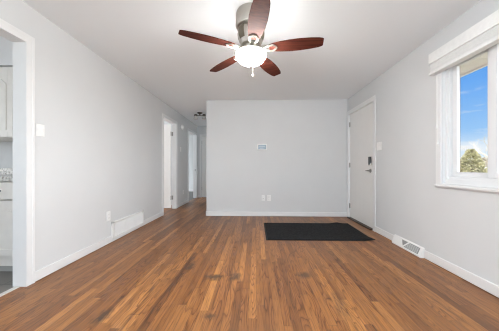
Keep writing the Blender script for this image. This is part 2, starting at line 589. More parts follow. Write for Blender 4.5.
# baseboards (a hair above the floor)
BH, BT, BZ = 0.092, 0.014, 0.005
def bb_x(bm, xw, s, y0, y1, zt=BH):    # board on a wall that faces +-x
    box(bm, min(xw, xw + s * BT), max(xw, xw + s * BT), y0, y1, BZ, zt, 0.003)
def base_left(bm):
    bb_x(bm, XL, 1, 1.893, 2.936)
    bb_x(bm, XL, 1, 2.936, 3.784, 0.034)
    bb_x(bm, XL, 1, 3.784, 4.565)
    bb_x(bm, XL, 1, 5.465, 6.325)
    bb_x(bm, XL, 1, YR, 0.837)
struct('baseboard_left', base_left, 'trim', 'white baseboard along the left wall into the hallway', 'baseboard')
def base_right(bm):
    bb_x(bm, XR, -1, 3.037, 3.52)
    bb_x(bm, XR, -1, YR, 2.505)
struct('baseboard_right', base_right, 'trim', 'white baseboard under the window along the right wall', 'baseboard')
def base_back(bm):
    box(bm, XH - BT, XR - 0.016, YB - BT, YB, BZ, BH + 0.002, 0.003)
    box(bm, XH - BT, XH, YB - BT, YE, BZ, BH + 0.002, 0.003)
struct('baseboard_back', base_back, 'trim', 'white baseboard below the thermostat wall', 'baseboard')
struct('baseboard_hallway', lambda bm: box(bm, XL + BT, ED[0] - 0.062, YE - BT, YE, BZ, BH, 0.003), 'trim',
       'tiny white baseboard at the end corner of the hallway', 'baseboard')
struct('baseboard_bathroom', lambda bm: box(bm, XO, XH, 9.28 - BT, 9.28, 0.0, 0.12, 0.003), 'trim',
       'white baseboard in the room behind the second hallway doorway', 'baseboard')

# casings
CW, CT = 0.064, 0.010
def casing_x(bm, xw, s, y0, y1, zt, liner=None, both=True, stop=True):
    """flat casing round an opening in a wall facing +-x, plus the jamb liner reaching to x = liner"""
    xa, xb = sorted((xw, xw + s * CT))
    y0a, y1a = y0 - CW, y1 + CW
    prism(bm, [(xa, y1 - 0.006, 0), (xa, y1a, 0), (xa, y1a, zt + CW), (xa, y0a, zt + CW), (xa, y0a, 0), (xa, y0 + 0.006, 0),
               (xa, y0 + 0.006, zt - 0.006), (xa, y1 - 0.006, zt - 0.006)], (xb - xa, 0, 0))
    # raised outer back-band
    xc, xd = sorted((xb if s > 0 else xa, (xb if s > 0 else xa) + s * 0.003))
    prism(bm, [(xc, y1a - 0.018, 0), (xc, y1a, 0), (xc, y1a, zt + CW), (xc, y0a, zt + CW), (xc, y0a, 0), (xc, y0a + 0.018, 0),
               (xc, y0a + 0.018, zt + CW - 0.018), (xc, y1a - 0.018, zt + CW - 0.018)], (xd - xc, 0, 0))
    if liner is not None:
        la, lb = sorted((xw - s * 0.0005, liner))
        prism(bm, [(la, y1 - 0.006, 0), (la, y1 - 0.0005, 0), (la, y1 - 0.0005, zt - 0.0005), (la, y0 + 0.0005, zt - 0.0005), (la, y0 + 0.0005, 0),
                   (la, y0 + 0.006, 0), (la, y0 + 0.006, zt - 0.006), (la, y1 - 0.006, zt - 0.006)], (lb - la, 0, 0))
struct('trim_2', lambda bm: casing_x(bm, XL, 1, KIT[0], KIT[1], KIT[2] + 0.006, XLO), 'trim',
       'white casing and jamb of the kitchen opening beside the light switch', 'door casing')
t3 = struct('trim_3', lambda bm: casing_x(bm, XL, 1, D1[0], D1[1], D1[2], XLO), 'trim',
            'white casing of the hallway doorway with the open door', 'door casing')
t4 = struct('trim_4', lambda bm: casing_x(bm, XL, 1, D2[0], D2[1], D2[2], XLO), 'trim',
            'white casing of the farther hallway doorway near the end wall', 'door casing')
build('strike_plate', lambda bm: box(bm, XL - 0.055, XL - 0.030, D2[1] - 0.0085, D2[1] - 0.0062, 0.885, 0.955), 'steel', t4, label='dark metal strike plate')
struct('trim_5', lambda bm: casing_x(bm, XR, -1, FD[0], FD[1], FD[2], XRO), 'trim',
       'white casing round the front door', 'door casing')
def end_casing(bm):
    y = YE - CT
    a, b, z = ED
    prism(bm, [(a + .005, y, 0), (a - 0.06, y, 0), (a - 0.06, y, z + 0.06), (b + 0.06, y, z + 0.06), (b + 0.06, y, 0), (b - .005, y, 0),
               (b - .005, y, z - .005), (a + .005, y, z - .005)], (0, CT, 0))
struct('trim_6', end_casing, 'trim', 'white casing round the panelled door at the hallway end', 'door casing')
struct('trim_7', lambda bm: box(bm, -2.022, -1.982, KIT[0], KIT[1], -0.002, 0.007, 0.002), 'strip',
       'pale transition strip on the floor in the kitchen opening', 'threshold strip')

# ------------------------------------------------------------------ doors
def hinge(parent, fn):
    return build('hinge', fn, 'steel', parent, label='dull metal hinge')

# front door: flush slab, hinged at the far side
d = thing('door_1', (XR + 0.012, FD[0] + 0.02, 0.02), 'flush white front door with black keypad lock beside the doormat', 'door', None, 'structure')
build('door_slab', lambda bm: box(bm, XR + 0.012, XR + 0.056, FD[0] + 0.021, FD[1] - 0.021, 0.024, FD[2] - 0.021, 0.002), 'door', d)
for z in (0.245, 1.055, 1.862):
    hinge(d, lambda bm, z=z: (lathe(bm, 0, 0, [(0.008, -0.047), (0.008, 0.047)], 12, mtx=Matrix.Translation((XR + 0.004, FD[1] - 0.021, z))),
                              box(bm, XR + 0.010, XR + 0.0125, FD[1] - 0.045, FD[1] - 0.022, z - 0.045, z + 0.045)))
def keypad(bm):
    box(bm, XR - 0.014, XR + 0.013, 3.665, 3.730, 1.050, 1.185, 0.008, 2)
k = build('keypad_lock', keypad, 'blackplastic', d, label='black electronic keypad')
build('keypad_bezel', lambda bm: box(bm, XR - 0.010, XR + 0.0125, 3.660, 3.735, 1.040, 1.078, 0.006, 2), 'nickel', k, label='metal lower half of keypad')
def knob_plate(bm):
    lathe(bm, 0, 0, [(0.033, 0.0), (0.033, 0.006), (0.026, 0.012), (0.012, 0.014), (0.012, 0.045)], 24,
          mtx=Matrix.Translation((XR + 0.012, 3.697, 0.955)) @ Matrix.Rotation(-PI / 2, 4, 'Y'))
k = build('door_handle', knob_plate, 'steel', d, smooth=True, label='dull metal lever handle')
build('lever', lambda bm: tube(bm, [(XR - 0.036, 3.690, 0.955), (XR - 0.040, 3.71, 0.957), (XR - 0.040, 3.74, 0.955), (XR - 0.036, 3.765, 0.952)], [0.011, 0.010, 0.009, 0.007]), 'steel', k, smooth=True)
build('door_sill', lambda bm: box(bm, XR - 0.045, XR + 0.10, FD[0] + 0.0185, FD[1] - 0.0185, 0.0, 0.021, 0.005), 'threshold', d, label='dark stained wooden sill')

# bedroom door swung into the room, hinged on the far jamb
d = thing('door_2', (XLO, D1[1] - 0.06, 0.01), 'flush white bedroom door standing open in the first hallway doorway', 'door', None, 'structure')
build('door_slab', lambda bm: box(bm, XLO - 0.715, XLO - 0.004, D1[1] - 0.060, D1[1] - 0.024, 0.022, D1[2] - 0.022, 0.002), 'door', d)
for z in (0.27, 1.83):
    hinge(d, lambda bm, z=z: (lathe(bm, 0, 0, [(0.009, -0.05), (0.009, 0.05)], 12, mtx=Matrix.Translation((XLO + 0.004, D1[1] - 0.064, z))),
                              box(bm, XLO - 0.001, XLO + 0.038, D1[1] - 0.0085, D1[1] - 0.0062, z - 0.05, z + 0.05)))
build('doorknob', lambda bm: lathe(bm, 0, 0, [(0.030, 0.0), (0.030, 0.008), (0.012, 0.012), (0.012, 0.035), (0.027, 0.045), (0.030, 0.058), (0.022, 0.070), (0.0, 0.072)], 24,
      mtx=Matrix.Translation((XLO - 0.65, D1[1] - 0.060, 0.93)) @ Matrix.Rotation(PI / 2, 4, 'X')), 'steel', d, smooth=True)

# panelled door at the end of the hallway
d = thing('door_3', (ED[0], YE + 0.02, 0.01), 'white panelled door closed at the end of the hallway', 'door', None, 'structure')
def panel_door(bm):
    x0, x1, z1 = ED[0] + 0.008, ED[1] - 0.008, ED[2] - 0.012
    y = YE + 0.022
    box(bm, x0, x1, y + 0.012, y + 0.036, 0.02, z1)
    w = 0.105
    for a, b in ((x0, x0 + w), ((x0 + x1) / 2 - w / 2, (x0 + x1) / 2 + w / 2), (x1 - w, x1)):
        box(bm, a, b, y, y + 0.0125, 0.02, z1, 0.003)
    for a, b in ((0.02, 0.24), (0.84, 0.98), (1.50, 1.60), (z1 - 0.11, z1)):
        for xa, xb in ((x0 + w, (x0 + x1) / 2 - w / 2), ((x0 + x1) / 2 + w / 2, x1 - w)):
            box(bm, xa, xb, y + 0.0006, y + 0.0124, a, b)
    for xa, xb in ((x0 + w, (x0 + x1) / 2 - w / 2), ((x0 + x1) / 2 + w / 2, x1 - w)):
        for za, zb in ((0.24, 0.84), (0.98, 1.50), (1.60, z1 - 0.11)):
            box(bm, xa + 0.025, xb - 0.025, y + 0.005, y + 0.013, za + 0.025, zb - 0.025, 0.004)
build('door_slab', panel_door, 'door', d)
for z in (0.30, 1.85):
    hinge(d, lambda bm, z=z: lathe(bm, 0, 0, [(0.009, -0.05), (0.009, 0.05)], 12, mtx=Matrix.Translation((ED[0] + 0.005, YE + 0.016, z))))
build('doorknob', lambda bm: lathe(bm, 0, 0, [(0.030, 0.0), (0.030, 0.008), (0.012, 0.012), (0.012, 0.035), (0.027, 0.045), (0.030, 0.058), (0.022, 0.070), (0.0, 0.072)], 24,
      mtx=Matrix.Translation((ED[1] - 0.065, YE + 0.022, 0.93)) @ Matrix.Rotation(PI / 2, 4, 'X')), 'steel', d, smooth=True)

# ------------------------------------------------------------------ window
wy0, wy1, wz0, wz1 = WN
w = thing('window_1', (XR, (wy0 + wy1) / 2, wz0), 'wide white vinyl sliding window under the raised blind', 'window', None, 'structure')
def w_casing(bm):
    x0, x1 = XR - 0.017, XR
    box(bm, x0, x1, wy1 - 0.004, wy1 + 0.062, wz0 - 0.008, wz1 + 0.06, 0.003)
    box(bm, x0, x1, wy0 - 0.062, wy0 + 0.004, wz0 - 0.008, wz1 + 0.06, 0.003)
    box(bm, x0, x1, wy0, wy1, wz1 - 0.004, wz1 + 0.06, 0.003)
build('casing', w_casing, 'trim', w)
build('window_sill', lambda bm: box(bm, XR - 0.032, XR + 0.02, wy0 - 0.066, wy1 + 0.066, wz0 - 0.030, wz0 - 0.006, 0.006, 2), 'trim', w)
build('apron', lambda bm: box(bm, XR - 0.012, XR, wy0 - 0.06, wy1 + 0.06, wz0 - 0.042, wz0 - 0.030, 0.002), 'trim', w)
def frame_rect(bm, xa, xb, ya, yb, za, zb, t, bev=0.003):
    box(bm, xa, xb, ya, ya + t, za, zb, bev)
    box(bm, xa, xb, yb - t, yb, za, zb, bev)
    box(bm, xa + 0.0006, xb - 0.0006, ya + t, yb - t, za, za + t)
    box(bm, xa + 0.0006, xb - 0.0006, ya + t, yb - t, zb - t, zb)
def w_frame(bm):
    frame_rect(bm, XR + 0.001, XRO - 0.001, wy0 + 0.0005, wy1 - 0.0005, wz0 + 0.0005, wz1 - 0.0005, 0.010, 0.001)
    # stepped vinyl frame: sides, deep bottom track, head
    for x0, x1, t, tb in ((XR + 0.022, XR + 0.095, 0.020, 0.040), (XR + 0.040, XR + 0.094, 0.034, 0.064)):
        box(bm, x0, x1, wy0 + 0.010, wy0 + 0.010 + t, wz0 + 0.010, wz1 - 0.010, 0.002)
        box(bm, x0, x1, wy1 - 0.010 - t, wy1 - 0.010, wz0 + 0.010, wz1 - 0.010, 0.002)
        box(bm, x0 + 0.0006, x1 - 0.0006, wy0 + 0.010 + t, wy1 - 0.010 - t, wz0 + 0.010, wz0 + 0.010 + tb)
        box(bm, x0 + 0.0006, x1 - 0.0006, wy0 + 0.010 + t, wy1 - 0.010 - t, wz1 - 0.010 - t, wz1 - 0.010)
build('window_frame', w_frame, 'vinyl', w)
zb, zt = wz0 + 0.075, wz1 - 0.045
for ya, yb, xs in ((1.862, wy1 - 0.0445, XR + 0.062), (wy0 + 0.0445, 1.866, XR + 0.030)):
    def sash(bm, ya=ya, yb=yb, xs=xs):
        t = 0.050 if xs > XR + 0.05 else 0.062
        box(bm, xs, xs + 0.028, ya, ya + t, zb, zt, 0.003)
        box(bm, xs, xs + 0.028, yb - t, yb, zb, zt, 0.003)
        box(bm, xs + 0.0006, xs + 0.0274, ya + t, yb - t, zb, zb + 0.043)
        box(bm, xs + 0.0006, xs + 0.0274, ya + t, yb - t, zt - 0.043, zt)
    s_ = build('sash', sash, 'vinyl', w)
    g = 0.049 if xs > XR + 0.05 else 0.061
    build('pane', lambda bm, ya=ya, yb=yb, xs=xs, g=g: box(bm, xs + 0.012, xs + 0.016, ya + g, yb - g, zb + 0.042, zt - 0.042), 'glass', s_)

# unseen glazed doors, added as an opening for the rear fill light
w = thing('added_window_2', (0.1, YR - 0.06, 0.06), 'glazed patio doors added behind the viewer to let in fill light', 'window', None, 'structure')
def patio(bm):
    for a, b in ((-1.349, -1.27), (0.06, 0.14), (1.47, 1.549)):
        box(bm, a, b, YR - 0.10, YR - 0.02, 0.061, 2.099, 0.004)
    for a, b in ((0.061, 0.13), (2.03, 2.099)):
        box(bm, -1.349, 1.549, YR - 0.10, YR - 0.02, a, b, 0.004)
build('window_frame', patio, 'vinyl', w)

w = thing('added_window_3', (XR, -1.0, 0.845), 'white framed side window added behind the viewer to let in light', 'window', None, 'structure')  # unseen window, added so more light reaches the left wall
build('window_frame', lambda bm: (frame_rect(bm, XR + 0.06, XRO, -1.699, -0.301, 0.846, 2.069, 0.055), box(bm, XR + 0.07, XRO - 0.01, -1.03, -0.97, 0.90, 2.02, 0.003)), 'vinyl', w)

# ------------------------------------------------------------------ ceiling fan
FX, FY, FZ = -0.038, 2.0, 2.070
fan = thing('ceiling_fan', (FX, FY, H), 'five-blade ceiling fan with cherry blades and a lit glass bowl', 'ceiling fan')
build('canopy', lambda bm: lathe(bm, FX, FY, [(0.128, H), (0.135, H - 0.02), (0.138, H - 0.120), (0.130, H - 0.140), (0.09, H - 0.150)], 48), 'nickel', fan, smooth=True)
def housing(bm):
    lathe(bm, FX, FY, [(0.06, 2.262), (0.098, 2.254), (0.112, 2.240), (0.118, 2.215), (0.114, 2.175), (0.102, 2.135), (0.088, 2.118), (0.088, 2.106), (0.060, 2.104)], 48)
hs = build('motor_housing', housing, 'nickel', fan, smooth=True)
for k in range(6):
    a = math.radians(43 + 60 * k)
    mt = Matrix.Translation((FX, FY, 2.2)) @ Matrix.Rotation(a, 4, 'Z')
    def vent(bm, mt=mt):
        pts = []
        for zz, rr in ((0.045, 0.1125), (0.015, 0.1185), (-0.025, 0.1150), (-0.060, 0.1030)):
            pts.append((rr, zz))
        lo, hi = [], []
        for rr, zz in pts:
            row = []
            for t in (-0.30, -0.15, 0, 0.15, 0.30):
                row.append(bm.verts.new(mt @ Vector(((rr + 0.003) * math.cos(t), (rr + 0.003) * math.sin(t), zz))))
            lo.append(row)
        for r0, r1 in zip(lo, lo[1:]):
            for i in range(4):
                bm.faces.new((r0[i], r0[i + 1], r1[i + 1], r1[i]))
        r = bmesh.ops.solidify(bm, geom=bm.faces[:], thickness=0.003)
    build('housing_vent', vent, 'ventglass', hs, smooth=True, label='dull curved window in the motor housing')
build('light_fitter', lambda bm: lathe(bm, FX, FY, [(0.055, 2.106), (0.070, 2.090), (0.066, 2.075), (0.062, 2.062), (0.080, 2.048), (0.124, 2.038), (0.130, 2.031), (0.126, 2.026)], 40), 'nickel', fan, smooth=True)
def bowl(bm):
    lathe(bm, FX, FY, [(0.128, 2.030), (0.137, 2.022), (0.138, 2.010), (0.129, 1.990), (0.106, 1.965), (0.074, 1.946), (0.038, 1.934), (0.010, 1.930)], 48)
build('glass_bowl', bowl, 'frosted', fan, smooth=True, label='glowing frosted glass bowl')
build('finial', lambda bm: lathe(bm, FX, FY, [(0.020, 1.948), (0.026, 1.940), (0.024, 1.930), (0.013, 1.922), (0.014, 1.912), (0.007, 1.902), (0.0, 1.900)], 24), 'nickel', fan, smooth=True)
ch = build('pull_chain', lambda bm: tube(bm, [(FX + 0.012, FY, 1.93), (FX + 0.016, FY, 1.86), (FX + 0.017, FY, 1.842)], 0.0016, 6), 'nickel', fan)
build('pull_fob', lambda bm: lathe(bm, FX + 0.017, FY, [(0.003, 1.846), (0.007, 1.840), (0.008, 1.830), (0.003, 1.824)], 16), 'nickel', ch, smooth=True)

# blade outline along +x, pitched so that the trailing (counter-clockwise) edge hangs lower
outline = [(0.165, 0.036), (0.200, 0.050), (0.26, 0.061), (0.34, 0.069), (0.43, 0.071), (0.52, 0.065), (0.585, 0.056), (0.612, 0.047), (0.624, 0.038)]
def blade_fn(a):
    mt = Matrix.Translation((FX, FY, FZ)) @ Matrix.Rotation(a, 4, 'Z') @ Matrix.Rotation(math.radians(-11), 4, 'X')
    def f(bm):
        up = [(x, y) for x, y in outline]
        pts = up + [(x, -y * 0.97) for x, y in reversed(outline)]
        prism(bm, [(x, y, -0.003) for x, y in pts], (0, 0, 0.006))
        bmesh.ops.transform(bm, matrix=mt, verts=bm.verts)
    def iron(bm):
        # forked arm: from the hub under the housing to two toes screwed under the blade
        for s in (-1, 1):
            tube(bm, [(0.060, 0, 0.012), (0.110, s * 0.012, -0.004), (0.155, s * 0.030, -0.008), (0.200, s * 0.034, -0.008), (0.222, s * 0.018, -0.007), (0.232, 0, -0.007)],
                 [0.012, 0.011, 0.009, 0.008, 0.007, 0.006], 8)
        prism(bm, [(0.05, -0.022, 0.0), (0.13, -0.020, -0.007), (0.13, 0.020, -0.007), (0.05, 0.022, 0.0)], (0, 0, 0.007))
        bmesh.ops.transform(bm, matrix=mt, verts=bm.verts)
    return f, iron
for k in range(5):
    f, iron = blade_fn(math.radians(-10 + 72 * k))
    b_ = build('blade', f, 'blade', fan)
    build('blade_iron', iron, 'nickel', b_, smooth=True, label='bright metal blade bracket')
lo = light('fan_bulb', 'POINT', (FX, FY, 2.16), 0.0, (1.0, 0.86, 0.68))
lo.name = 'fan_bulb'
bpy.data.objects.remove(lo)

# ------------------------------------------------------------------ hallway ceiling light
HX, HY = -1.405, 5.60
hl = thing('hallway_ceiling_light', (HX, HY, H), 'small bronze two-shade light on the hallway ceiling', 'ceiling light')
build('canopy', lambda bm: lathe(bm, HX, HY, [(0.065, H), (0.065, H - 0.012), (0.05, H - 0.028), (0.014, H - 0.034), (0.014, H - 0.075)], 32), 'bronze', hl, smooth=True)
for s in (-1, 1):
    arm = build('arm', lambda bm, s=s: tube(bm, [(HX, HY, H - 0.070), (HX + s * 0.05, HY, H - 0.078), (HX + s * 0.085, HY, H - 0.066), (HX + s * 0.105, HY, H - 0.058)], 0.008, 8), 'bronze', hl, smooth=True)
    build('shade_cup', lambda bm, s=s: lathe(bm, HX + s * 0.108, HY, [(0.018, H - 0.042), (0.036, H - 0.048), (0.042, H - 0.075), (0.034, H - 0.085)], 24), 'bronze', arm, smooth=True)
    build('glass_shade', lambda bm, s=s: lathe(bm, HX + s * 0.108, HY, [(0.030, H - 0.085), (0.040, H - 0.10), (0.046, H - 0.13), (0.062, H - 0.165)], 24), 'shade', arm, smooth=True, label='dull frosted glass shade')

# ------------------------------------------------------------------ wall plates
def wall_plate(name, c, axis, s, kind, label, cat, w=0.072, h=0.116):
    """plate centred at c on a wall facing s along axis"""
    t = thing(name, c, label, cat, None)
    def bx(bm, u0, u1, z0, z1, d0, d1, bev=0.0):
        if axis == 'x':
            a, b = sorted((c[0] + s * d0, c[0] + s * d1))
            box(bm, a, b, c[1] + u0, c[1] + u1, c[2] + z0, c[2] + z1, bev)
        else:
            a, b = sorted((c[1] + s * d0, c[1] + s * d1))
            box(bm, c[0] + u0, c[0] + u1, a, b, c[2] + z0, c[2] + z1, bev)
    build('cover_plate', lambda bm: bx(bm, -w / 2, w / 2, -h / 2, h / 2, 0.0, 0.007, 0.003), 'plastic', t)
    if kind == 'toggle' or kind == 'double_toggle':
        for u in ((0,) if kind == 'toggle' else (-w / 4, w / 4)):
            build('toggle', lambda bm, u=u: (bx(bm, u - 0.007, u + 0.007, -0.014, 0.014, 0.0071, 0.009), bx(bm, u - 0.005, u + 0.005, -0.003, 0.011, 0.009, 0.0125, 0.001)), 'plastic', t)
    elif kind == 'outlet':
        for z in (-0.024, 0.024):
            r = build('receptacle', lambda bm, z=z: bx(bm, -0.017, 0.017, z - 0.014, z + 0.014, 0.0071, 0.010, 0.002), 'plastic', t)
            build('slots', lambda bm, z=z: (bx(bm, -0.008, -0.006, z - 0.004, z + 0.006, 0.0101, 0.0106), bx(bm, 0.006, 0.008, z - 0.004, z + 0.006, 0.0101, 0.0106),
                                            bx(bm, -0.002, 0.002, z - 0.011, z - 0.007, 0.0101, 0.0106)), 'dark', r, label='dark socket slots')
    elif kind == 'jack':
        r = build('jack', lambda bm: bx(bm, -0.010, 0.010, -0.024, 0.006, 0.0071, 0.022, 0.002), 'plastic', t)
        build('jack_hole', lambda bm: bx(bm, -0.005, 0.005, -0.012, -0.002, 0.0221, 0.0225), 'dark', r)
    return t
wall_plate('light_switch', (XL, 1.950, 1.343), 'x', 1, 'double_toggle', 'white double switch plate beside the kitchen opening', 'light switch', 0.082, 0.112)
wall_plate('light_switch', (XR, 3.408, 1.330), 'x', -1, 'double_toggle', 'white switch plate beside the front door', 'light switch', 0.130, 0.125)
wall_plate('light_switch', (XL, 5.715, 1.480), 'x', 1, 'toggle', 'small pale switch on the hallway wall between the doorways', 'light switch', 0.08, 0.12)
wall_plate('wall_outlet', (XL, 2.882, 0.366), 'x', 1, 'outlet', 'white outlet on the left wall beside the air grille', 'wall outlet', 0.078, 0.128)
wall_plate('wall_outlet', (XL, 5.930, 0.345), 'x', 1, 'outlet', 'pale outlet low on the hallway wall between the doorways', 'wall outlet')
wall_plate('wall_outlet', (0.283, YB, 0.378), 'y', -1, 'outlet', 'white double outlet low on the back wall below the thermostat', 'wall outlet', 0.076, 0.124)
wall_plate('phone_jack', (0.163, YB, 0.378), 'y', -1, 'jack', 'small white jack plate left of the outlet under the thermostat', 'wall jack', 0.066, 0.116)

# thermostat
t = thing('thermostat', (0.140, YB, 1.425), 'white thermostat with a blue-grey display on the back wall', 'thermostat')
build('body', lambda bm: box(bm, 0.040, 0.242, YB - 0.026, YB, 1.362, 1.490, 0.008, 2), 'plastic', t)
s = build('display', lambda bm: box(bm, 0.060, 0.222, YB - 0.0275, YB - 0.0255, 1.380, 1.472), 'lcd', t, label='blue-grey display panel')
build('display_line', lambda bm: (box(bm, 0.078, 0.204, YB - 0.0283, YB - 0.0274, 1.428, 1.436), box(bm, 0.095, 0.190, YB - 0.0283, YB - 0.0274, 1.396, 1.402)), 'lcdline', s)

# smoke alarm in the hallway
t = thing('smoke_alarm', (XL, 5.835, 2.075), 'small round white alarm high on the hallway wall', 'smoke alarm')
mt = Matrix.Translation((XL, 5.835, 2.075)) @ Matrix.Rotation(PI / 2, 4, 'Y')
build('alarm_body', lambda bm: lathe(bm, 0, 0, [(0.066, 0.0), (0.066, 0.018), (0.058, 0.034), (0.030, 0.040)], 32, mtx=mt), 'plastic', t, smooth=True)
build('alarm_ring', lambda bm: lathe(bm, 0, 0, [(0.024, 0.0395), (0.024, 0.043), (0.012, 0.044)], 24, mtx=mt), 'plastic', t, smooth=True)

# ------------------------------------------------------------------ return air grille, left wall
g0, g1, gz0, gz1 = 2.938, 3.782, 0.036, 0.272
t = thing('air_return_grille', (XL, (g0 + g1) / 2, gz0), 'long white air return grille low on the left wall', 'air grille')
def gr_frame(bm):
    x0, x1 = XL, XL + 0.020
    for a, b, c, d_ in ((g0, g1, gz0, gz0 + 0.026), (g0, g1, gz1 - 0.028, gz1), (g0, g0 + 0.050, gz0, gz1), (g1 - 0.030, g1, gz0, gz1)):
        box(bm, x0, x1, a, b, c, d_, 0.004)
    for q in (1 / 3, 2 / 3):
        yy = g0 + 0.05 + q * (g1 - g0 - 0.08)
        box(bm, x0, x1 - 0.003, yy - 0.005, yy + 0.005, gz0 + .02, gz1 - .02)
build('grille_frame', gr_frame, 'metalwhite', t)
build('grille_backing', lambda bm: box(bm, XL + 0.0005, XL + 0.004, g0 + 0.045, g1 - 0.025, gz0 + 0.02, gz1 - 0.02), 'louver', t, label='grey duct opening behind the fins')
def gr_fins(bm):
    nf = 46
    for k in range(nf):
        yy = g0 + 0.055 + (g1 - g0 - 0.09) * k / (nf - 1)
        prism(bm, [(XL + 0.004, yy - 0.004, gz0 + 0.022), (XL + 0.016, yy + 0.003, gz0 + 0.022), (XL + 0.016, yy + 0.0055, gz0 + 0.022), (XL + 0.004, yy - 0.0015, gz0 + 0.022)], (0, 0, gz1 - gz0 - 0.046))
fins = build('grille_fins', gr_fins, 'metalwhite', t)

# ------------------------------------------------------------------ baseboard register, right wall
r0, r1 = 2.512, 3.030
t = thing('baseboard_register', (XR, (r0 + r1) / 2, 0), 'white sloping baseboard heat register near the doormat', 'floor register')
def sl(y, f, lift=0.0):
    """point on the sloping face: f = 0 at the bottom front, 1 at the top back"""
    a, b = Vector((XR - 0.050, y, 0.014)), Vector((XR - 0.016, y, 0.108))
    nrm = Vector((-0.94, 0, 0.34))
    return a + (b - a) * f + nrm * lift
def reg_body(bm):
    prof = [(XR, 0.0), (XR - 0.050, 0.0), (XR - 0.050, 0.014), (XR - 0.016, 0.108), (XR, 0.114)]
    prism(bm, [(x, r0, z) for x, z in prof], (0, r1 - r0, 0))
    bmesh.ops.bevel(bm, geom=bm.edges[:], offset=0.003, segments=1, affect='EDGES')
build('register_body', reg_body, 'metalwhite', t)
def reg_grille(bm):
    pts = [sl(r0 + 0.045, 0.14, 0.0012), sl(r0 + 0.285, 0.14, 0.0012), sl(r0 + 0.205, 0.88, 0.0012), sl(r0 + 0.040, 0.88, 0.0012)]
    prism(bm, pts, (-0.0012, 0, 0.0005))
gp = build('register_grille', reg_grille, 'louver', t, label='grey slotted grille field')
def reg_bars(bm):
    for k in range(5):
        f = 0.24 + 0.125 * k
        yb = r0 + 0.285 - 0.080 * (f - 0.14) / 0.74 - 0.012
        prism(bm, [sl(r0 + 0.055, f, 0.002), sl(yb, f, 0.002), sl(yb, f + 0.028, 0.002), sl(r0 + 0.055, f + 0.028, 0.002)], (-0.004, 0, 0.001))
build('register_bars', reg_bars, 'metalwhite', gp)
def reg_tri(bm):
    prism(bm, [sl(r0 + 0.240, 0.88, 0.001), sl(r0 + 0.350, 0.88, 0.001), sl(r0 + 0.305, 0.22, 0.001)], (-0.001, 0, 0.0005))
build('register_opening', reg_tri, 'louver', t, label='small grey triangular slot field')

# ------------------------------------------------------------------ doormat
MX0, MX1, MY0, MY1 = 0.152, 1.640, 3.075, 4.036
t = thing('doormat', ((MX0 + MX1) / 2, (MY0 + MY1) / 2, 0), 'large charcoal doormat with a curled corner before the front door', 'doormat')
def mat_h(x, y):
    """height of the underside: the near right corner curls and the back edge ripples"""
    d_ = math.hypot(max(0, x - (MX1 - 0.10)) , max(0, (MY0 + 0.12) - y))
    a = max(0, x - (MX1 - 0.13)) / 0.13
    b = max(0, (MY0 + 0.18) - y) / 0.18
    z = 0.022 * a * b
    q = math.exp(-((x - 1.44) / 0.07) ** 2) * max(0, (y - (MY1 - 0.10)) / 0.10) ** 2
    return z + 0.016 * q
def mat_fn(inset, thick, lift):
    def f(bm):
        nx, ny = 60, 36
        x0, x1, y0, y1 = MX0 + inset, MX1 - inset, MY0 + inset, MY1 - inset
        top, bot = [], []
        for i in range(nx + 1):
            rt, rb = [], []
            for j in range(ny + 1):
                x, y = x0 + (x1 - x0) * i / nx, y0 + (y1 - y0) * j / ny
                xs = x + (0.022 * (y - MY0) / (MY1 - MY0)) * (i / nx)
                z = mat_h(x, y) + lift
                rt.append(bm.verts.new((xs, y, z + thick)))
                rb.append(bm.verts.new((xs, y, z)))
            top.append(rt)
            bot.append(rb)
        for i in range(nx):
            for j in range(ny):
                bm.faces.new((top[i][j], top[i + 1][j], top[i + 1][j + 1], top[i][j + 1]))
                bm.faces.new((bot[i][j], bot[i][j + 1], bot[i + 1][j + 1], bot[i + 1][j]))
        for i in range(nx):
            bm.faces.new((top[i][0], bot[i][0], bot[i + 1][0], top[i + 1][0]))
            bm.faces.new((top[i][ny], top[i + 1][ny], bot[i + 1][ny], bot[i][ny]))
        for j in range(ny):
            bm.faces.new((top[0][j], top[0][j + 1], bot[0][j + 1], bot[0][j]))
            bm.faces.new((top[nx][j], bot[nx][j], bot[nx][j + 1], top[nx][j + 1]))
    return f
build('rubber_backing', mat_fn(0.0, 0.004, 0.0005), 'rubber', t, smooth=True)
build('mat_pile', mat_fn(0.022, 0.005, 0.0046), 'mat', t, smooth=True)

# ------------------------------------------------------------------ window blind
b0, b1 = 0.62, 2.345
t = thing('window_blind', (XR - 0.04, (b0 + b1) / 2, 2.175), 'white slatted blind pulled up under its valance above the window', 'window blind')
build('valance', lambda bm: box(bm, XR - 0.082, XR - 0.0172, b0 - 0.01, b1 + 0.012, 2.077, 2.180, 0.005, 2), 'blind', t)
def stack(bm):
    for k in range(9):
        z = 1.983 + k * 0.0095
        j = 0.0015 * math.sin(k * 2.3)
        box(bm, XR - 0.080 + j, XR - 0.022 + j, b0, b1 - 0.002, z, z + 0.0075, 0.001)
build('head_ledge', lambda bm: box(bm, XR - 0.090, XR - 0.020, b0, b1, 2.0695, 2.0765, 0.001), 'plastic', t)
build('slat_stack', stack, 'blind', t)
build('bottom_rail', lambda bm: box(bm, XR - 0.088, XR - 0.020, b0 - 0.002, b1 + 0.002, 1.957, 1.980, 0.005, 2), 'blind', t)
for yy, zz in ((2.325, 1.428), (2.313, 1.262)):
    c_ = build('lift_cord', lambda bm, yy=yy, zz=zz: tube(bm, [(XR - 0.026, yy, 2.075), (XR - 0.024, yy, 1.9), (XR - 0.022, yy, zz)], 0.0022, 6), 'plastic', t)
    build('cord_tassel', lambda bm, yy=yy, zz=zz: lathe(bm, XR - 0.022, yy, [(0.003, zz + 0.03), (0.007, zz + 0.02), (0.0115, zz - 0.012), (0.010, zz - 0.02), (0.004, zz - 0.022)], 16), 'plastic', c_, smooth=True)

